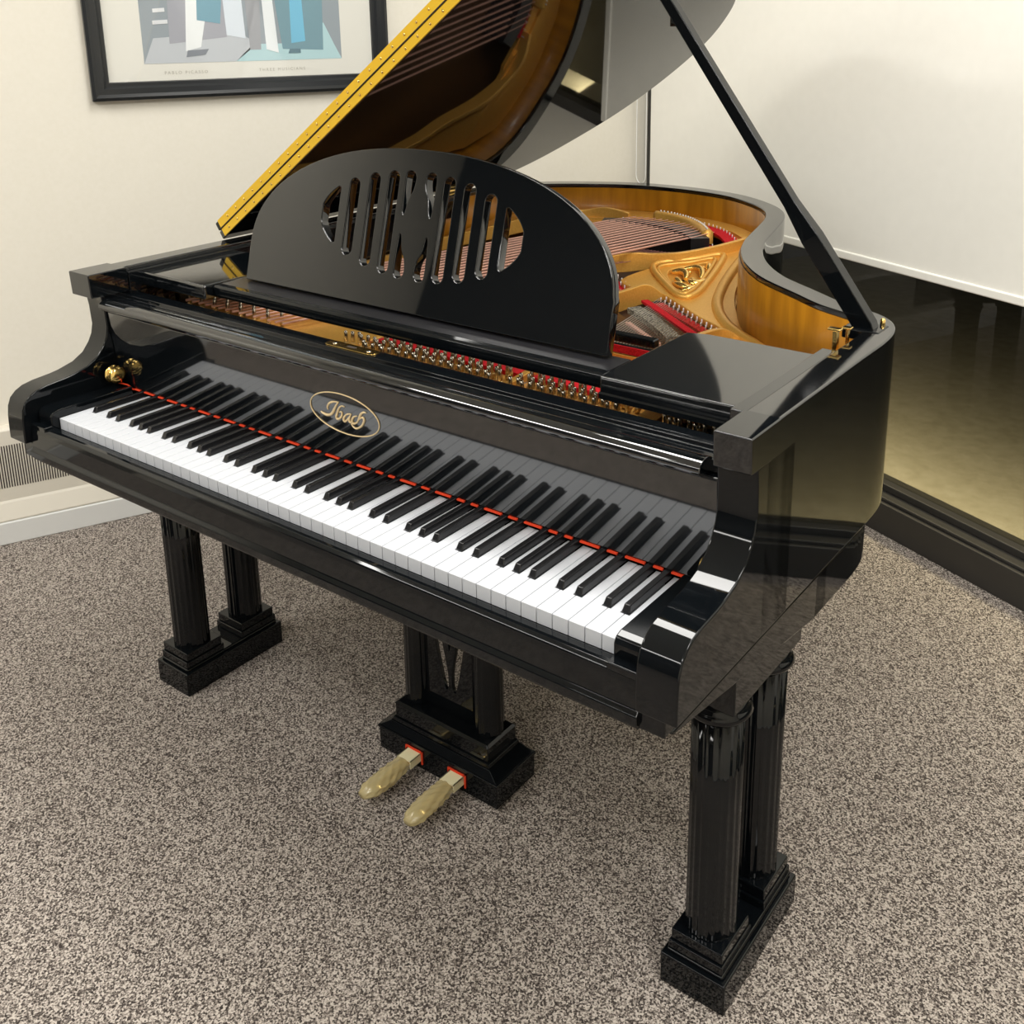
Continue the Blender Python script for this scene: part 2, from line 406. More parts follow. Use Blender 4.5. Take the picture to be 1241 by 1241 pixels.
# ---- key slip, key blocks
ks = MB().prism([(-.032, .588), (-.032, .592), (-.037, .594), (-.037, .606), (-.0315, .612), (-.0305, .640), (-.029, .648), (-.024, .652), (-.008, .652), (-.008, .588)], AL + .001, AR - .001, 'x')
ks.build('key_slip', 'lacquer', P, bevel=.0015)
def keyblock(x0, x1):
    MB().prism([(-.014, .640), (-.014, .672), (-.010, .679), (.0, .682), (.148, .682), (.148, .640)], x0, x1, 'x').build('key_block', 'lacquer', P, bevel=.002)
    MB().box(x0, x1, -.029, -.012, .640, .656).build('key_block_foot', 'lacquer', P, bevel=.002)
keyblock(1.1815, AR - .0008); keyblock(AL + .0008, -.0015)
# key frame under the keys
MB().box(-.001, 1.181, .002, .15, .6205, .640).build('key_frame', 'satin', P)

# ---- keys: 50 white, 35 black (A0 to A7)
pitch = .0236
names = 'ABCDEFG'
offs = {'A': .0015, 'C': -.0022, 'D': .0022, 'F': -.0028, 'G': 0.0}   # black key centre relative to boundary after that white
blacks = {}
for k in range(49):
    nmn = names[k % 7]
    if nmn in offs: blacks[k] = (k + 1) * pitch + offs[nmn]
BW = .0066
for k in range(50):
    x0, x1 = k * pitch + .0005, (k + 1) * pitch - .0005
    if k == 0: x0 = 0
    l = blacks[k - 1] + BW if (k - 1) in blacks else x0
    r = blacks[k] - BW if k in blacks else x1
    poly_ = [(x0, 0), (x1, 0), (x1, .050)] + ([(r, .050)] if r != x1 else []) + [(r, .158), (l, .158)] + ([(l, .050)] if l != x0 else []) + [(x0, .050)]
    key = MB().prism(poly_, .646, ZK, 'z')
    key.build('white_key', 'white_key', P, bevel=.0007)
for k, c in blacks.items():
    y0, y1, z0, z1 = .0515, .1570, .6672, .6776
    a, t = .0057, .0042
    v = [(c - a, y0, z0), (c + a, y0, z0), (c + a, y1, z0), (c - a, y1, z0),
         (c - t, y0 + .0045, z1 - .001), (c + t, y0 + .0045, z1 - .001), (c + t, y1, z1), (c - t, y1, z1)]
    key = MB().add(v, [(0, 3, 2, 1), (4, 5, 6, 7), (0, 1, 5, 4), (1, 2, 6, 5), (2, 3, 7, 6), (3, 0, 4, 7)])
    key.build('black_key', 'ebony', P, bevel=.0012)
# red felt strip at the foot of the fallboard
ft = MB(); xs = -.028
edges = sorted([(c - .0063, c + .0063) for c in blacks.values()])
cur = 0.0
for a, b_ in edges + [(1.18, 1.18)]:
    if a > cur: ft.box(cur, a, .1495, .1530, .6752, .6776)
    cur = b_
ft.tube([(-.030, .132, .690), (-.012, .145, .684), (.0, .149, .6755)], .0016, 6)
ft.build('key_felt', 'orange', P, label='red felt strip behind the keys')

# ---- fallboard
fb_y0, fb_y1 = .1525, .1405     # leans very slightly forward
fbp = [(fb_y0, .6782), (fb_y0 - .001, .6800), (fb_y1, .822), (.142, .826), (.200, .826), (.200, .6782)]
fb = MB().prism(fbp, AL + .001, AR - .001, 'x').build('fallboard', 'fall', P, bevel=.0015)
# rounded lip
lp = []
for k in range(17):
    a = R(-75) + R(250) * k / 16
    lp.append((.1415 - .0165 * math.cos(a) * 1.0, .8385 + .0125 * math.sin(a)))
lp = [(.1415 - .019 * math.cos(t), .8375 + .0115 * math.sin(t)) for t in [2 * PI * k / 28 for k in range(28)]]
MB().prism(lp, AL + .003, AR - .016, 'x', True).build('fallboard_lip', 'fall', P, bevel=.002)
MB().prism([(.150, .828), (.152, .8435), (.166, .8445), (.168, .8405), (.183, .8405), (.185, .8465), (.214, .8465), (.214, .8385), (.206, .828)], AL + .001, AR - .001, 'x').build('fallboard_rail', 'lacquer', P, bevel=.0012)
# brass lock plate
def pill(cx, cy, L, Wd, n=10):
    o = []
    for k in range(n + 1): a = -PI / 2 + PI * k / n; o.append((cx + L / 2 - Wd / 2 + Wd / 2 * math.cos(a), cy + Wd / 2 * math.sin(a)))
    for k in range(n + 1): a = PI / 2 + PI * k / n; o.append((cx - L / 2 + Wd / 2 + Wd / 2 * math.cos(a), cy + Wd / 2 * math.sin(a)))
    return o
lkp = MB().prism(pill(.550, .1995, .112, .022), .8467, .8482, 'z').build('lock_plate', 'brass', P, bevel=.0004)
lkp['label'] = 'brass lock strike plate'
for x in (.512, .588):
    MB().lathe([(.0042, 0), (.0042, .0006), (.002, .0012)], 12, (x, .1995, .8483)).build('screw', 'steel', lkp)
MB().prism(pill(.550, .1995, .02, .006), .8483, .8486, 'z').build('keyhole', 'slot', lkp)
# knobs on the key blocks, left and right
def knob(x, sx):
    k = MB()
    k.lathe([(.0135, 0), (.0145, .002), (.0145, .0045), (.010, .006), (.0075, .009), (.0085, .014), (.0125, .018), (.0145, .022), (.0135, .027), (.008, .031), (.001, .032)], 20, (0, 0, 0), 'x')
    o = k.build('fallboard_knob', 'brass', P); o.location = (x + (.010 if sx > 0 else 0), .131 if sx > 0 else .141, .706); o.scale = (.75, 1.15, 1.15) if sx > 0 else (.62, 1, 1); o.rotation_euler = (0, 0, 0 if sx > 0 else PI)
knob(AL, 1); knob(AR, -1)

# logo on the fallboard: oval ring and script letters
def fbpt(x, z, off=.0006):
    t = (z - .676) / (.822 - .676); return (x, fb_y0 - .001 + (fb_y1 - fb_y0 + .001) * t - off, z)
lg = empty('emblem', (0, 0, 0), parent=P, label='gold oval emblem reading Ibach')
ring = []
c = (.583, .7600)
for k in range(64):
    a = 2 * PI * k / 64; ring.append(fbpt(c[0] + .0765 * math.cos(a), c[1] + .0335 * math.sin(a)))
MB().tube(ring + [ring[0]], .0011, 6, False).build('oval_ring', 'logo', lg)
def letter(name, strokes):
    mb = MB()
    for st, w in strokes:
        pts = catmull(st, 5); mb.tube([fbpt(*p) for p in pts], [w * (.55 + .9 * math.sin(PI * i / (len(pts) - 1))) for i in range(len(pts))], 6)
    mb.build(name, 'logo', lg)
letter('letter_i', [([(.5467, .7596), (.5464, .7651), (.5524, .772), (.5618, .7763), (.5739, .7784)], .0013),
                    ([(.5732, .7782), (.5657, .7694), (.5587, .759), (.5521, .7525), (.5427, .7498), (.5337, .7511), (.5292, .7529)], .0017)])
letter('letter_b', [([(.586, .7728), (.5794, .773), (.573, .7677), (.5677, .7588), (.5641, .7513), (.5668, .748), (.573, .7511), (.5781, .7578), (.5778, .7627), (.5724, .761)], .0014)])
letter('letter_a', [([(.5992, .7637), (.5903, .7617), (.5822, .7544), (.581, .7485), (.5847, .7483), (.5911, .7542), (.5992, .7637)], .0014), ([(.5985, .7625), (.5933, .7536), (.5944, .7494), (.597, .750)], .0014)])
letter('letter_c', [([(.6123, .7634), (.6048, .7606), (.5999, .754), (.601, .7488), (.6069, .7501), (.6132, .756)], .0014)])
letter('letter_h', [([(.6333, .7736), (.6275, .7734), (.6214, .7688), (.6148, .7586), (.6099, .7508)], .0014), ([(.6120, .755), (.6179, .7604), (.6239, .7639), (.6273, .7614), (.6246, .7543), (.6183, .7473), (.6077, .7415), (.6005, .7431), (.5965, .7477)], .0014)])

# ---- music shelf, trays and desk
SZ = .885
sl = MB().box(-.062, .150, .219, .446, .858, SZ).build('desk_tray', 'fall', P, bevel=.004, seg=3)
sl = MB().prism([(1.003, .226), (1.206, .226), (1.2105, .232), (1.2105, .478), (1.035, .478), (1.003, .468)], .852, SZ, 'z').build('desk_tray', 'fall', P, bevel=.003, seg=3)
MB().prism([(.223, .853), (.223, .860), (.226, .862), (.226, .853)], 1.003, 1.206, 'x').build('tray_bead', 'lacquer', sl)
sh = MB().prism([(.239, .861), (.237, .866), (.237, .880), (.241, SZ - .002), (.256, SZ - .002), (.256, SZ - .004), (.312, SZ - .004), (.312, .861)], .1515, 1.0015, 'x').build('music_shelf', 'lacquer', P, bevel=.001)
MB().box(.153, 1.0, .254, .311, SZ - .0042, SZ - .0018).build('felt_strip', 'satin', sh)
# rails the shelf slides on
MB().box(-.056, 1.2, .455, .468, .80, .846).build('slide_rail', 'lacquer', P, bevel=.002)
MB().box(.855, .955, .452, .470, .852, .866).build('desk_back_rail', 'lacquer', P, bevel=.003)
MB().box(.862, .985, .449, .4515, .836, .848).build('rail_felt', 'red', P)
MB().box(.862, .985, .446, .4545, .800, .834).build('rail_base', 'gold', P)
# side fillets along the rim inside
MB().box(AR - .014, AR + .008, .192, .480, .870, .8955).build('side_fillet', 'polish', P, bevel=.002)
MB().box(XL + .0445, XL + .056, .192, 1.15, .845, .890).build('side_fillet', 'lacquer', P, bevel=.002)
# desk panel
def arch():
    o = [(.178, 0), (.972, 0), (.971, .078)]
    cx, hw = .5735, .3955
    for k in range(1, 48):
        a = PI * k / 48
        ca, sa = math.cos(a), math.sin(a)
        o.append((cx + hw * math.copysign(abs(ca) ** .93, ca), .071 + .196 * abs(sa) ** .93))
    o.append((.178, .071)); return o
def slot(x0, x1, f0, f1, n=8):
    """vertical slot with rounded ends; f0/f1 give bottom/top s at a given x"""
    o = []; r = (x1 - x0) / 2; cx = (x0 + x1) / 2
    for k in range(n + 1): a = PI + PI * k / n; o.append((cx + r * math.cos(a), f0 + r + r * math.sin(a)))
    for k in range(n + 1): a = PI * k / n; o.append((cx + r * math.cos(a), f1 - r + r * math.sin(a)))
    return o
def ell(x, sgn): return .1425 + sgn * .0885 * math.sqrt(max(0, 1 - ((x - .576) / .222) ** 2))
loops = [arch()]
for cx in (.4275, .4735, .5165, .638, .681, .7255): loops.append(slot(cx - .0115, cx + .0115, ell(cx, -1), ell(cx, 1)))
def seg_slot(sign):
    o = []; xe = .576 + sign * .219; xi = .576 + sign * .181
    ys = [ell(xi, 1) - .006, ell(xi, -1) + .006]
    for k in range(13):
        x = xi + (xe - xi) * math.sin(PI / 2 * k / 12) if k < 13 else xe
        o.append((x, ell(x, 1) - (.004 if k == 0 else 0)))
    for k in range(12, -1, -1):
        x = xi + (xe - xi) * math.sin(PI / 2 * k / 12); o.append((x, ell(x, -1) + (.004 if k == 0 else 0)))
    return o
loops.append(seg_slot(-1)); loops.append(seg_slot(1))
# broken middle pair: slots pinched around a lens-shaped bar
for s_ in (-1, 1):
    cxm = .576 + s_ * .0215
    t = [(cxm - s_ * .0105, .2225), (cxm - s_ * .006, .229), (cxm + s_ * .004, .2305), (cxm + s_ * .011, .224), (cxm + s_ * .0125, .200), (cxm + s_ * .0105, .180), (cxm + s_ * .005, .162), (cxm + s_ * .0005, .161), (cxm - s_ * .001, .175), (cxm - s_ * .009, .197)]
    t = [(cxm - s_ * .010, .219), (cxm - s_ * .0055, .2285), (cxm + s_ * .004, .2305), (cxm + s_ * .011, .224), (cxm + s_ * .0115, .195), (cxm + s_ * .0095, .163), (cxm + s_ * .006, .1615), (cxm + s_ * .001, .185), (cxm - s_ * .007, .200)]
    loops.append(catmull(t, 4, True)); loops.append(catmull([(x, .285 - y_) for x, y_ in t], 4, True))
dk = mesh_obj('music_desk', shape2d(loops, .0085, .0016, 2), 'polish', P)
dk.rotation_euler = (PI / 2 - R(15), 0, 0); dk.location = (0, .2985, SZ + .001)

# ---- inner works
def zf(y):
    t = min(max((y - .85) / .6, 0), 1); return .77 + .055 * t * t * (3 - 2 * t)
inpoly = [p for p in offset(oc, .048) if p[1] > .20]
sb = MB().prism([(XR - .05, .20)] + inpoly + [(XL + .05, .20)], .735, .745, 'z').build('soundboard', 'board', P)
def surf(name, poly_, off0, off1, mt, par, bevel=0, **kw):
    n = len(poly_); a = sum(poly_[i][0] * poly_[(i + 1) % n][1] - poly_[(i + 1) % n][0] * poly_[i][1] for i in range(n))
    if a < 0: poly_ = poly_[::-1]
    g = lambda o_: (lambda p: zf(p[1]) + o_)
    v = [(p[0], p[1], zf(p[1]) + off0) for p in poly_] + [(p[0], p[1], zf(p[1]) + off1) for p in poly_]
    f = [tuple(range(n))[::-1], tuple(range(n, 2 * n))] + [(i, (i + 1) % n, n + (i + 1) % n, n + i) for i in range(n)]
    return MB().add(v, f).build(name, mt, par, bevel=bevel, **kw)
def shape_surf(name, loops_, half, bev, off, mt, par, **kw):
    """2-D outline with holes draped on the sloping plate level"""
    me = shape2d(loops_, half, bev, 2)
    for vt in me.vertices: vt.co.z += zf(vt.co.y) + off
    o = mesh_obj(name, me, mt, par, **kw)
    return o
PL = empty('iron_plate', (0, 0, 0), parent=P, label='gold painted cast iron frame')
def gp(name, *a, **k): return a
# pin block area of the plate (front)
MB().box(-.052, 1.05, .216, .452, .775, .795).build('pin_field', 'gold', PL)
# web (treble field) with rosette hole
web = [(.535, 1.020), (.560, 1.115), (.610, 1.165), (.655, 1.235), (.690, 1.330), (.700, 1.40), (.722, 1.36), (.748, 1.25), (.772, 1.14), (.800, 1.05), (.850, .955), (.915, .865), (1.0, .795), (1.09, .745), (1.19, .675),
       (1.21, .60), (1.10, .655), (1.0, .725), (.93, .790), (.862, .853), (.80, .890), (.73, .940), (.655, .985), (.60, .985)]
ros = [(.604, 1.112), (.640, 1.165), (.664, 1.195), (.690, 1.155), (.708, 1.085), (.712, 1.035), (.690, 1.018), (.655, 1.040)]
shape_surf('plate_web', [catmull(web, 3, True), catmull(ros, 4, True)], .007, .0015, -.004, 'gold', PL)
rim_r = [(.560, 1.122), (.625, 1.190), (.668, 1.240), (.688, 1.205), (.715, 1.100), (.733, 1.000), (.712, .975), (.650, 1.022)]
rc = catmull(rim_r, 6, True); mb = MB()
mb.tube([(x, y_, zf(y_) + .006) for x, y_ in rc + [rc[0]]], .0075, 8, False)
rc2 = [(.642 + (x - .655) * .80 + .01, 1.09 + (y_ - 1.09) * .82) for x, y_ in rc]
mb.tube([(x, y_, zf(y_) + .005) for x, y_ in rc2 + [rc2[0]]], .0045, 8, False)
rr = mb.build('rosette_rim', 'gold', PL)
surf('rosette_basin', [(x, y_) for x, y_ in catmull(ros, 3, True)], -.016, -.007, 'gold', PL)
mb = MB()   # leafy scrollwork in the rosette
def leaf(pts, r, h=.004):
    pts = catmull(pts, 6); n = len(pts)
    mb.tube([(x, y_, zf(y_) + h + .003 * math.sin(PI * k / (n - 1)) - .004) for k, (x, y_) in enumerate(pts)], [r * (.35 + .75 * math.sin(PI * (.08 + .84 * k / (n - 1)))) for k in range(n)], 8)
leaf([(.612, 1.112), (.632, 1.118), (.650, 1.108), (.662, 1.086)], .0085)
leaf([(.628, 1.140), (.648, 1.152), (.668, 1.144), (.684, 1.120), (.690, 1.100)], .0075)
leaf([(.665, 1.190), (.676, 1.168), (.690, 1.140)], .0070)
leaf([(.706, 1.100), (.706, 1.075), (.694, 1.060), (.682, 1.070), (.686, 1.086)], .0085)
leaf([(.650, 1.052), (.668, 1.042), (.688, 1.036), (.704, 1.044)], .0080)
leaf([(.640, 1.082), (.652, 1.066), (.668, 1.058)], .0065)
leaf([(.690, 1.020), (.702, 1.032), (.708, 1.052)], .0060)
for x, y_, r in ((.662, 1.165, .007), (.674, 1.092, .008), (.648, 1.128, .005)):
    mb.lathe([(r, 0), (r * .9, .003), (r * .5, .006), (.0005, .0068)], 14, (x, y_, zf(y_) - .003))
mb.build('rosette_scrollwork', 'goldleaf', PL)
for x, y_, a_ in ((.694, 1.118, .012), (.652, 1.092, .009), (.672, 1.028, .007)):
    MB().prism([(x + a_ * math.cos(t), y_ + .6 * a_ * math.sin(t)) for t in [2 * PI * k / 16 for k in range(16)]], zf(y_) - .0075, zf(y_) - .0062, 'z').build('rosette_opening', 'slot', PL)
# curved outer flange ridge beside the bentside
fl = catmull([(.700, 1.36), (.718, 1.26), (.740, 1.15), (.762, 1.065), (.795, .978), (.850, .895), (.915, .830), (.995, .775), (1.09, .730), (1.17, .680)], 6)
mb = MB(); mb.tube([(x, y_, zf(y_) + .001) for x, y_ in fl], .0125, 10)
mb.build('plate_flange', 'gold', PL)
lo = [p for p in offset(oc, .05)]
# low ledge between flange and rim
led_in = [p for p in lo if .66 < p[0] < 1.21 and .6 < p[1] < 1.45]
v = []; f = []
nL = len(fl)
for i, (x, y_) in enumerate(fl):
    q = min(led_in, key=lambda p: (p[0] - x - .04) ** 2 + (p[1] - y_ - .03) ** 2)
    v += [(x, y_, zf(y_) - .008), (q[0], q[1], zf(q[1]) - .010)]
for i in range(nL - 1): f.append((2 * i, 2 * i + 1, 2 * i + 3, 2 * i + 2))
mb = MB().add(v, f)
mb.build('plate_ledge', 'gold', PL)
MB().lathe([(.006, 0), (.006, .004), (.003, .006)], 14, (.872, .925, zf(.925) - .008)).build('plate_bolt', 'steel', PL)
# struts: wall between two plan curves
def strut(name, a, b, h, wd, par=PL, hb=-.012):
    a = catmull(a, 6); n = len(a); l = offset([(p[0], p[1]) for p in a], wd / 2); r = offset([(p[0], p[1]) for p in a], -wd / 2); v = []; f = []
    for i in range(n):
        zt = zf(a[i][1]) + a[i][2]; zb = zf(a[i][1]) + hb
        v += [(l[i][0], l[i][1], zb), (l[i][0], l[i][1], zt), (r[i][0], r[i][1], zt), (r[i][0], r[i][1], zb)]
    for i in range(n - 1):
        k = 4 * i
        f += [(k, k + 4, k + 5, k + 1), (k + 1, k + 5, k + 6, k + 2), (k + 2, k + 6, k + 7, k + 3), (k + 3, k + 7, k + 4, k)]
    f += [(0, 1, 2, 3), (4 * n - 1, 4 * n - 2, 4 * n - 3, 4 * n - 4)]
    return MB().add(v, f).build(name, 'gold', par, bevel=.002)
strut('strut', [(.30, .46, .03), (.36, .75, .030), (.452, 1.045, .030), (.505, 1.110, .032), (.545, 1.140, .026), (.600, 1.170, .026), (.650, 1.232, .026), (.680, 1.290, .026), (.700, 1.36, .024)], 0, 0, .012)
strut('strut', [(.56, .46, .03), (.60, .72, .030), (.625, .900, .030), (.640, .955, .028), (.662, .985, .002)], 0, 0, .012)
strut('strut', [(.880, .46, .03), (.885, .62, .03), (.900, .780, .024), (.93, .815, .002)], 0, 0, .012)
strut('strut', [(-.042, .46, .02), (-.040, .96, .022), (-.005, 1.10, .022), (.055, 1.20, .024), (.11, 1.31, .028), (.175, 1.395, .022), (.235, 1.42, .030), (.300, 1.432, .020)], 0, 0, .012)
# tail part of the plate along the hitch line
tail = [(.235, 1.408), (.30, 1.455), (.40, 1.485), (.50, 1.475), (.60, 1.430), (.668, 1.370), (.70, 1.33), (.712, 1.40), (.66, 1.45), (.57, 1.515), (.46, 1.545), (.34, 1.552), (.22, 1.53), (.12, 1.49), (.02, 1.41), (-.03, 1.30), (-.048, 1.18), (-.02, 1.12), (.06, 1.24), (.13, 1.36)]
surf('plate_tail', tail, -.012, .004, 'gold', PL)
tail2 = [(.14, 1.395), (.20, 1.43), (.30, 1.455), (.40, 1.485), (.50, 1.475), (.60, 1.430), (.668, 1.370), (.69, 1.335), (.680, 1.31), (.640, 1.365), (.56, 1.420), (.44, 1.450), (.32, 1.437), (.20, 1.385)]
surf('plate_hitch_field', tail2, -.014, -.004, 'gold', PL)
# raised bass hitch bar
bar_ = catmull([(.372, 1.448), (.430, 1.442), (.490, 1.418), (.545, 1.375), (.588, 1.325)], 6)
mb = MB(); nb = len(bar_); l = offset(bar_, .013); r = offset(bar_, -.013); v = []; f = []
for i in range(nb):
    z0 = .815; z1 = .856 - .006 * i / nb
    v += [(l[i][0], l[i][1], z0), (l[i][0], l[i][1], z1 - .006), (bar_[i][0], bar_[i][1], z1), (r[i][0], r[i][1], z1 - .006), (r[i][0], r[i][1], z0)]
for i in range(nb - 1):
    for k in range(4): f.append((5 * i + k, 5 * i + 5 + k, 5 * i + 6 + k, 5 * i + 1 + k))
f += [(0, 1, 2, 3, 4), tuple(5 * (nb - 1) + k for k in (4, 3, 2, 1, 0))]
mb.add(v, f, True); mb.build('pressure_bar', 'gold', PL)
# soundboard bridges
def bridge(name, a, z0, z1, wd, mt):
    a = catmull(a, 6); l = offset(a, wd / 2); r = offset(a, -wd / 2); v = []; f = []
    for i in range(len(a)):
        v += [(l[i][0], l[i][1], z0), (l[i][0], l[i][1], z1), (r[i][0], r[i][1], z1), (r[i][0], r[i][1], z0)]
    for i in range(len(a) - 1):
        k = 4 * i; f += [(k, k + 4, k + 5, k + 1), (k + 1, k + 5, k + 6, k + 2), (k + 2, k + 6, k + 7, k + 3)]
    f += [(0, 1, 2, 3), (4 * len(a) - 1, 4 * len(a) - 2, 4 * len(a) - 3, 4 * len(a) - 4)]
    return MB().add(v, f).build(name, mt, P, bevel=.001)
bridge('treble_bridge', [(.36, 1.06), (.47, .96), (.58, .875), (.69, .795), (.80, .715), (.90, .655), (1.05, .60), (1.16, .56)], .745, .764, .030, 'board')
bridge('bass_bridge', [(.27, 1.350), (.36, 1.385), (.45, 1.378), (.535, 1.335), (.592, 1.280)], .745, .838, .046, 'satin')
# felts
MB().box(1.05, AR - .014, .216, .452, .775, .795).build('shaded_pin_block', 'satin', PL)  # black surface stands in for the shade in the cavity under the right tray
def feltstrip(pts, w_, off, h, mt='red', par=PL, name='felt'):
    a = catmull(pts, 6); l = offset(a, w_ / 2); r = offset(a, -w_ / 2); v = []; f = []
    for i in range(len(a)):
        z = zf(a[i][1]) + off
        v += [(l[i][0], l[i][1], z), (l[i][0], l[i][1], z + h), (r[i][0], r[i][1], z + h), (r[i][0], r[i][1], z)]
    for i in range(len(a) - 1):
        k = 4 * i; f += [(k, k + 4, k + 5, k + 1), (k + 1, k + 5, k + 6, k + 2), (k + 2, k + 6, k + 7, k + 3), (k + 3, k + 7, k + 4, k)]
    f += [(0, 1, 2, 3), (4 * len(a) - 1, 4 * len(a) - 2, 4 * len(a) - 3, 4 * len(a) - 4)]
    MB().add(v, f).build(name, mt, par, bevel=.0008)
feltstrip([(.285, 1.400), (.34, 1.412), (.39, 1.408)], .030, -.004, .006)
feltstrip([(.475, 1.462), (.55, 1.432), (.60, 1.395), (.640, 1.350)], .036, -.004, .007)
feltstrip([(.575, 1.290), (.61, 1.300), (.645, 1.278)], .022, -.006, .006)
feltstrip([(.660, .915), (.73, .865), (.82, .795), (.875, .755)], .016, .003, .006)
feltstrip([(.672, .952), (.73, .915), (.80, .870), (.865, .822)], .020, -.013, .006)
feltstrip([(.470, .985), (.515, .960), (.575, .915)], .015, .003, .006)
feltstrip([(.50, 1.035), (.54, 1.010), (.595, .965)], .022, -.013, .006)
feltstrip([(.665, .865), (.73, .820), (.79, .770), (.83, .735)], .030, -.004, .012, 'greyfelt', P, 'damper_felt')
MB().box(.45, .772, .352, .392, .7955, .803).build('felt', 'red', PL)
MB().box(.792, 1.015, .352, .392, .7955, .803).build('felt', 'red', PL)
# plate divider by the pins
MB().prism([(.30, .7955), (.30, .806), (.44, .818), (.44, .7955)], .776, .788, 'x').build('divider', 'gold', PL, bevel=.002)
MB().prism([(.30, .7955), (.30, .806), (.44, .818), (.44, .7955)], 1.018, 1.050, 'x').build('divider', 'gold', PL, bevel=.002)
MB().box(.285, .44, .25, .45, .7955, .803).build('divider', 'gold', PL, bevel=.004)

feltstrip([(.70, .785), (.76, .742), (.82, .700)], .010, -.004, .006, 'copper', P, 'bridge_cap')
# tuning pins
def pin_mesh():
    mb = MB(); mb.lathe([(.0034, 0), (.0034, .010), (.0036, .0105), (.0036, .020), (.0032, .022), (.0032, .0275), (.0018, .0285)], 8)
    return mb
def coil_into(mb, x, y_, z):
    mb.lathe([(.0042, .002), (.0050, .0035), (.0042, .005), (.0050, .0065), (.0042, .008), (.0036, .009)], 8, (x, y_, z))
pinpos = []
xs = []
x = .415
while x < 1.19:
    if not (.768 < x < .796 or 1.000 < x < 1.062): xs.append(x)
    x += .0128
for i, x in enumerate(xs):
    rows = (.288, .310, .332) if x > .47 else (.315,)
    for j, y_ in enumerate(rows):
        pinpos.append((x + j * .0042, y_ + ((i % 3) - 1) * .004))
for k in range(14): pinpos.append((-.035 + k * .020, -.0 + .312 + (k % 2) * .016))
pinpos.sort(key=lambda p: (p[0] - 1.74) ** 2 + (p[1] + .89) ** 2)
pm = None
for i, (x, y_) in enumerate(pinpos[:100]):
    if pm is None:
        pm = pin_mesh(); o = pm.build('tuning_pin', 'pin', PL); pm = o
    else:
        o = pm.copy(); C.objects.link(o); o.parent = PL
    o.location = (x, y_, .7955)
mb = MB()
for x, y_ in pinpos[100:]:
    mb.lathe([(.0034, 0), (.0034, .010), (.0036, .0105), (.0036, .020), (.0032, .022), (.0032, .0275), (.0018, .0285)], 8, (x, y_, .7955))
mb.build('tuning_pins', 'pin', PL, kind='stuff')
mb = MB()
for x, y_ in pinpos: coil_into(mb, x, y_, .7955)
mb.build('wire_coils', 'coil', PL, kind='stuff')

# bass strings (copper wound), each one its own part
def lerp(a, b, t): return tuple(p + (q - p) * t for p, q in zip(a, b))
NB = 15
for k in range(NB):
    t = k / (NB - 1)
    a = (-.03 + .29 * t, .300, .812); e = (.315 + .262 * t, 1.352 + .030 * math.sin(PI * t) - .062 * t, .843 - .004 * t)
    f2 = (e[0] + (e[0] - a[0]) * .055, e[1] + (e[1] - a[1]) * .055, .842)
    if k > 2 and k < 4 + 0: pass
    mb = MB().tube([a, lerp(a, e, .06), lerp(a, e, .972)], .0026, 6).tube([lerp(a, e, .972), e, f2], .0011, 5)
    mb.build('bass_string', 'copper', P)
# lower rows of plain/tenor strings under the bass strings
def strings(name, A0_, A1_, E0, E1, n, r, mt, kind=None, single=False):
    mb = MB()
    for k in range(n):
        t = k / (n - 1)
        a = lerp(A0_, A1_, t); e = lerp(E0, E1, t)
        mb.tube([a, e], r, 4)
    mb.build(name, mt, P, kind=kind)
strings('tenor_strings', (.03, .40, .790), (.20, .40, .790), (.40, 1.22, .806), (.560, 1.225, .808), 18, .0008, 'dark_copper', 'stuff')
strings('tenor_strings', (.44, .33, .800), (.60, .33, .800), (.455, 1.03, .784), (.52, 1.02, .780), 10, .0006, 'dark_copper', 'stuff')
strings('tenor_strings', (.60, .39, .796), (.78, .39, .796), (.485, 1.02, .778), (.60, .955, .774), 26, .0006, 'steel', 'stuff')
strings('treble_strings', (.79, .33, .796), (1.00, .33, .796), (.672, .955, .776), (.870, .828, .772), 32, .0007, 'steel', 'stuff')
strings('treble_strings', (1.06, .39, .796), (1.19, .39, .796), (.95, .77, .772), (1.13, .68, .772), 40, .0006, 'steel', 'stuff')
# hitch pins
hp = MB().lathe([(.0015, 0), (.0015, .008), (.001, .0095)], 7).build('hitch_pin', 'chain', PL)
hps = []
for k in range(24): t = k / 23; hps.append((.674 + .190 * t, .962 - .130 * t + (.010 if k % 2 else -.004), -.006))
for k in range(10): t = k / 9; hps.append((.502 + .090 * t, 1.045 - .072 * t + (.008 if k % 2 else -.004), -.006))
for k in range(6): t = k / 5; hps.append((.288 + .105 * t, 1.420 - .006 * t, .0))
for k in range(13): t = k / 12; hps.append((.470 + .185 * t, 1.480 - .115 * t * t - .02 * t, .0))
for k in range(6): t = k / 5; hps.append((.582 + .055 * t, 1.300 - .012 * t + (.006 if k % 2 else 0), -.002))
for i, (x, y_, o_) in enumerate(hps):
    if i == 0: h = hp
    else: h = hp.copy(); C.objects.link(h); h.parent = PL
    h.location = (x, y_, zf(y_) + o_)
# pressure bar pins
mb = MB()
for i in range(2, nb - 1): mb.lathe([(.0022, 0), (.0022, .004), (.001, .005)], 7, (bar_[i][0], bar_[i][1], .8545 - .006 * i / nb))
mb.build('bar_pins', 'chain', PL, kind='stuff')

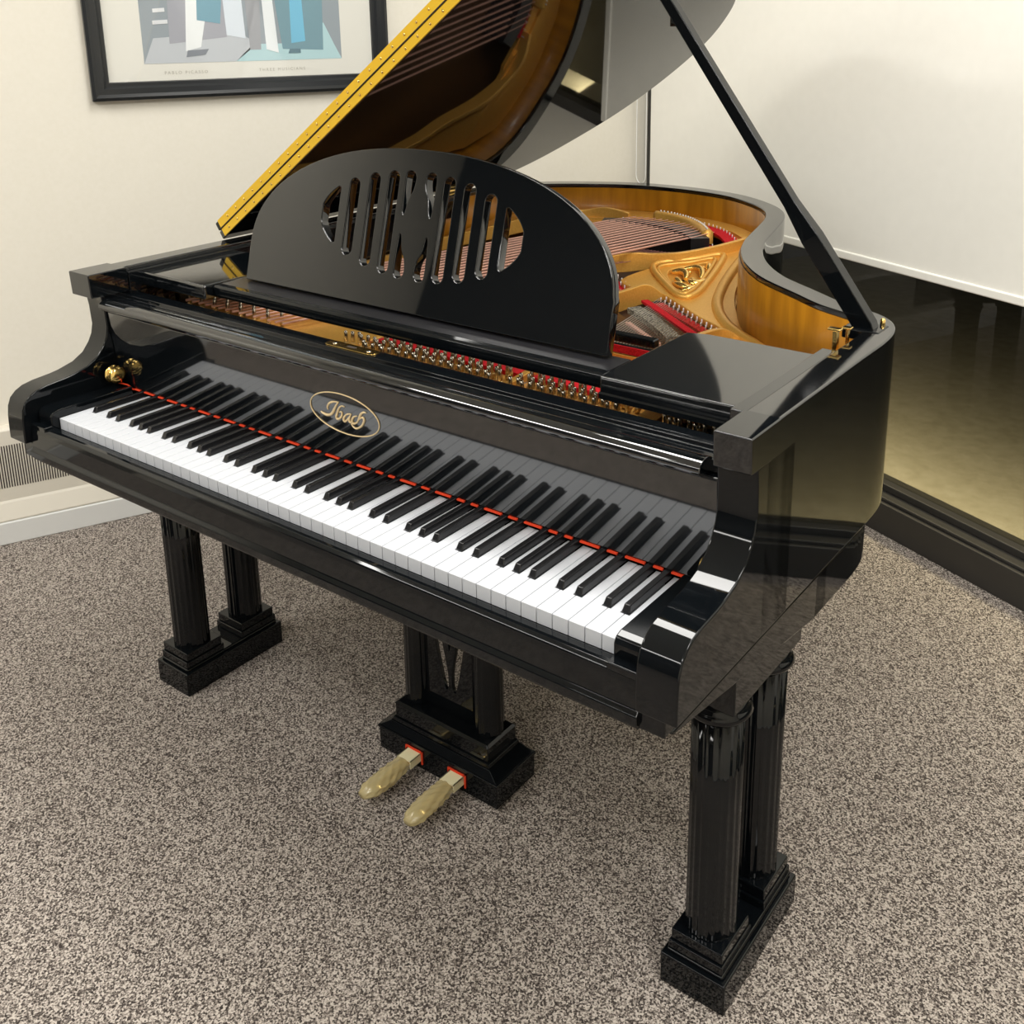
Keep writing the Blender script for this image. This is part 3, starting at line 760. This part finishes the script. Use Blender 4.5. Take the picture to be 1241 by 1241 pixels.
# ---- lid, hinged on the spine side, front flap folded back on it
LZ = .904
lid = empty('lid', (XL, 0, LZ), parent=P); lid.rotation_euler = (0, -R(35), 0)
lo_ = offset(oc, -.012)
lp_ = [(p[0] - XL, p[1]) for p in lo_ if p[1] > .462]
lid_poly = [(XR + .012 - XL, .458)] + lp_ + [(-.012, .458)]
o = MB().prism(lid_poly, 0, .019, 'z').build('lid_panel', 'polish', lid, bevel=.003)
o = MB().prism([(-.012, .458), (XR + .012 - XL, .458), (XR + .012 - XL, .72), (1.28, .80), (-.012, .80)], .0205, .0395, 'z').build('lid_front_flap', 'lacquer', lid, bevel=.003)
hg = MB(); hg.box(.004, 1.375, .4552, .4582, .0015, .0178).build('hinge_leaf', 'hinge', lid)
h2 = MB().box(.004, 1.375, .4552, .4582, .0212, .0385).build('hinge_leaf', 'hinge', lid)
MB().tube([(.003, .4548, .0195), (1.376, .4548, .0195)], .0016, 8).build('hinge_pin', 'slot', lid)
s0 = None
for k in range(38):
    for z_ in (.0096, .0300):
        if s0 is None: s0 = MB().lathe([(.0028, 0), (.0028, .0006), (.0014, .0011)], 10, (0, 0, 0), 'y').build('screw', 'brass', lid); s0.rotation_euler = (0, 0, PI); s = s0
        else: s = s0.copy(); C.objects.link(s); s.parent = lid
        s.location = (.03 + k * .036 + (.012 if z_ > .02 else 0), .4551, z_)
MB().lathe([(.008, 0), (.008, -.006), (.005, -.009)][::-1], 14, (.10, .50, 0)).build('rubber_bumper', 'slot', lid)
MB().lathe([(.008, 0), (.008, -.006), (.005, -.009)][::-1], 14, (.955, .95, 0)).build('rubber_bumper', 'slot', lid)
# spine hinge
MB().lathe([(.006, 0), (.006, .09)], 12, (XL + .006, .60, ZR + .004), 'y').build('lid_hinge', 'brass', P)
MB().lathe([(.006, 0), (.006, .09)], 12, (XL + .006, 1.12, ZR + .004), 'y').build('lid_hinge', 'brass', P)
# bracket inside left
MB().box(XL + .047, XL + .054, .97, 1.0, .84, .892).lathe([(.007, 0), (.007, .02)], 10, (XL + .056, .985, .88), 'x').build('lid_catch', 'brass', P)

# ---- lid prop
A = Vector((1.244, .600, .888)); B = Vector((.771, .626, 1.508)); d = (B - A).normalized()
pr = empty('lid_prop', (0, 0, 0), parent=P)
side = Vector((.05, 1, 0)).normalized(); up = d.cross(side).normalized(); side = up.cross(d).normalized()
def stick(stations):
    v = []; f = []
    for t, a, b_ in stations:
        c_ = A + (B - A) * t
        for su, ss in ((-1, -1), (1, -1), (1, 1), (-1, 1)): v.append(c_ + up * su * a / 2 + side * ss * b_ / 2)
    n = len(stations)
    for i in range(n - 1):
        for k in range(4): f.append((4 * i + k, 4 * i + (k + 1) % 4, 4 * i + 4 + (k + 1) % 4, 4 * i + 4 + k))
    f += [(0, 3, 2, 1), tuple(4 * (n - 1) + k for k in range(4))]
    return v, f
v, f = stick([(0, .020, .020), (.02, .030, .024), (.22, .030, .024), (.30, .020, .020), (.97, .017, .018), (1.0, .012, .014)])
MB().add(v, f).build('stick', 'lacquer', pr, bevel=.002)
q = A + (B - A) * .745 - up * -.012
MB().lathe([(.007, -.008), (.007, .008)], 12, tuple(A + (B - A) * .745 + up * .010)).build('catch_knob', 'lacquer', pr)
MB().box(1.205, 1.262, .577, .625, .884, .9005).build('prop_socket', 'lacquer', P, bevel=.003)
MB().lathe([(.004, 0), (.004, .014), (.002, .016)], 12, (1.250, .628, .893)).build('socket_pin', 'brass', P)
# brass hook and post on the treble side
hk = MB(); hk.box(1.2215, 1.2285, .497, .507, .876, .918); hk.box(1.214, 1.233, .496, .508, .918, .921); hk.box(1.206, 1.226, .496, .508, .872, .876)
hk.build('lid_hook', 'brass', P, bevel=.001)
hk = MB(); hk.box(1.228, 1.232, .532, .540, .872, .912); hk.box(1.222, 1.236, .530, .542, .912, .915); hk.build('lid_hook', 'brass', P, bevel=.001)

# ---- legs
def flute(nf=20, dpt=.07):
    return lambda a: 1 - dpt * abs(math.sin(a * nf / 2)) ** .6
def make_leg(cx, y0, y1):
    lg_ = empty('leg', (cx, (y0 + y1) / 2, 0), parent=P)
    hy = (y1 - y0) / 2; hw = .0515
    b = MB().box(-hw, hw, -hy, hy, .0, .052); b.box(-hw + .007, hw - .007, -hy + .007, hy - .007, .052, .058)
    b.build('foot', 'lacquer', lg_, bevel=.003)
    for s_ in (-1, 1):
        cy = s_ * (hy - .0545)
        st = MB(); st.box(-.043, .043, cy - .046, cy + .046, .058, .072); st.box(-.0405, .0405, cy - .0425, cy + .0425, .072, .090)
        st.build('column_base', 'lacquer', lg_, bevel=.002)
        c_ = MB().lathe([(.0375, .090), (.0375, .092), (.037, .30), (.038, .450)], 96, (0, cy, 0), rad=flute())
        c_.build('column', 'lacquer', lg_)
        c2 = MB().lathe([(.0385, .446), (.043, .449), (.0465, .455), (.043, .461), (.040, .464), (.040, .475)], 32, (0, cy, 0))
        c2.build('capital', 'lacquer', lg_)
    MB().box(-.041, .041, -hy + .016, hy - .012, .472, .55).build('leg_top', 'lacquer', lg_, bevel=.003)
    return lg_
make_leg(1.198, .173, .419)
make_leg(-.022, .173, .419)
lg3 = make_leg(.42, 1.13, 1.376)
MB().box(.35, .49, 1.13, 1.376, .517, .588).build('leg_block', 'lacquer', P, bevel=.003)

# ---- lyre
LX = .607
ly = empty('pedal_lyre', (LX, .345, 0), parent=P)
lb = MB()
def frus(mb, hx0, hy0, z0, hx1, hy1, z1):
    v = [(-hx0, -hy0, z0), (hx0, -hy0, z0), (hx0, hy0, z0), (-hx0, hy0, z0), (-hx1, -hy1, z1), (hx1, -hy1, z1), (hx1, hy1, z1), (-hx1, hy1, z1)]
    mb.add(v, [(0, 3, 2, 1), (4, 5, 6, 7), (0, 1, 5, 4), (1, 2, 6, 5), (2, 3, 7, 6), (3, 0, 4, 7)])
frus(lb, .143, .055, .008, .143, .055, .052); frus(lb, .145, .057, .052, .145, .057, .058); frus(lb, .143, .055, .058, .120, .045, .072)
frus(lb, .118, .044, .072, .116, .043, .080); frus(lb, .112, .040, .080, .112, .040, .108); frus(lb, .114, .042, .108, .108, .036, .114)
lb.build('lyre_base', 'lacquer', ly, bevel=.0015)
for s_ in (-1, 1):
    MB().lathe([(.0285, .114), (.0285, .117), (.027, .30), (.028, .515)], 72, (s_ * .083, 0, 0), rad=flute(16)).build('lyre_column', 'lacquer', ly)
# carved panel between the columns
z0, z1 = .116, .50
outerp = [(-.062, z0), (.062, z0), (.062, z1), (-.062, z1)]
def xo(t): return .012 + .043 * math.sin(PI / 2 * t) ** .85
sl_o = [(xo(k / 14), .160 + .33 * k / 14) for k in range(15)]
sl_i = [(max(xo(k / 14) - .0155, .0045 + .002 * k / 14), .172 + .318 * k / 14) for k in range(15)]
lobe = sl_o + sl_i[::-1] + [(.0075, .162)]
hole = [(.0005 + .020 * math.sin(PI / 2 * k / 12) ** .8, .245 + .245 * k / 12) for k in range(13)]
hole = hole + [(-x, z) for x, z in hole[::-1]]
me = shape2d([outerp, lobe, [(-x, z) for x, z in lobe], hole], .0042, .001, 1)
pn = mesh_obj('lyre_panel', me, 'lacquer', ly); pn.rotation_euler = (PI / 2, 0, 0); pn.location = (0, -.004, 0)
mb = MB()
def u_shape(hw, zb, zt): return [(hw * math.sin(PI / 2 * min(1, t * 1.0)) * s_, zb + (zt - zb) * t ** 1.3, 0) for s_, tt in ((-1, [1 - k / 10 for k in range(10)]), (1, [k / 10 for k in range(11)])) for t in tt]
mb.tube([(0, 0, .24), (0, 0, .49)], .0035, 8); mb.lathe([(.002, 0), (.006, .006), (.002, .012)], 12, (0, 0, .234))
mb.build('lyre_ornament', 'lacquer', ly)
for s_ in (-.052, .052):
    # pedal tongue
    st = [(-.054, .033, .011, .0045), (-.085, .033, .011, .0045), (-.105, .031, .011, .0045), (-.13, .028, .011, .004), (-.146, .025, .009, .0035), (-.153, .0225, .005, .0025)]
    v = []; f = []
    for y_, z_, hw_, th in st:
        for k in range(10):
            a = 2 * PI * k / 10; v.append((s_ + hw_ * math.cos(a), y_, z_ + th * math.sin(a)))
    for i in range(len(st) - 1):
        for k in range(10): f.append((10 * i + k, 10 * i + 10 + k, 10 * i + 10 + (k + 1) % 10, 10 * i + (k + 1) % 10))
    f += [tuple(range(10)), tuple(10 * (len(st) - 1) + k for k in range(9, -1, -1))]
    MB().add(v, f, True).build('pedal', 'brass', ly)
    MB().box(s_ - .0165, s_ + .0165, -.084, -.056, .0395, .0415).box(s_ - .0165, s_ - .0145, -.084, -.056, .026, .0415).box(s_ + .0145, s_ + .0165, -.084, -.056, .026, .0415).build('paper_tape', 'tag', ly)
    q = MB(); q.box(s_ - .020, s_ + .020, -.058, -.0555, .043, .046); q.box(s_ + .018, s_ + .021, -.058, -.0555, .020, .046); q.box(s_ - .021, s_ - .019, -.058, -.0555, .030, .046)
    q.build('slot_felt', 'orange', ly)

# plastic sleeves pulled over the pedals (things of their own)
def sleeve(s_, label, twist, bend):
    rot = P.rotation_euler.z; mw = Matrix.Translation(P.location) @ Matrix.Rotation(rot, 4, 'Z')
    base = mw @ Vector((LX + s_, .345 - .082, .001))
    o = empty('plastic_sleeve', base, rot, label=label, cat='plastic bag', group='plastic sleeves over the pedals')
    v = []; f = []; n = 40; m_ = 26; rnd = random.Random(int(100 * s_) + 5)
    ph = [rnd.uniform(0, 6.28) for _ in range(4)]
    for i in range(m_):
        t = i / (m_ - 1); y_ = -.004 - .093 * t
        zc = .033 - .006 * t - .007 * t * t
        hw_ = .0165 + .003 * math.sin(PI * t); hh = .0105 + .003 * math.sin(PI * t)
        if t > .86: q_ = (t - .86) / .14; hw_ *= 1 - .45 * q_; hh *= 1 - .42 * q_
        for k in range(n):
            a = 2 * PI * k / n; fold = math.sin(4 * a + twist * t * 15 + ph[0])
            wr = 1.04 + .10 * (1 - 2 * abs(fold) ** .6) + .07 * math.sin(7 * a - 9 * t * twist + ph[1])
            v.append((bend * t * t + hw_ * wr * math.cos(a), y_, max(zc + hh * wr * math.sin(a), .0015)))
    for i in range(m_ - 1):
        for k in range(n): f.append((i * n + k, (i + 1) * n + k, (i + 1) * n + (k + 1) % n, i * n + (k + 1) % n))
    f.append(tuple((m_ - 1) * n + k for k in range(n - 1, -1, -1)))
    MB().add(v, f, True).build('film', 'film', o)
    return o
sleeve(-.052, 'crumpled yellowed plastic sleeve over the left pedal', 1, -.012)
sleeve(.052, 'crumpled yellowed plastic sleeve over the right pedal', -1, -.006)

# lens of camera stays clear; end of scene
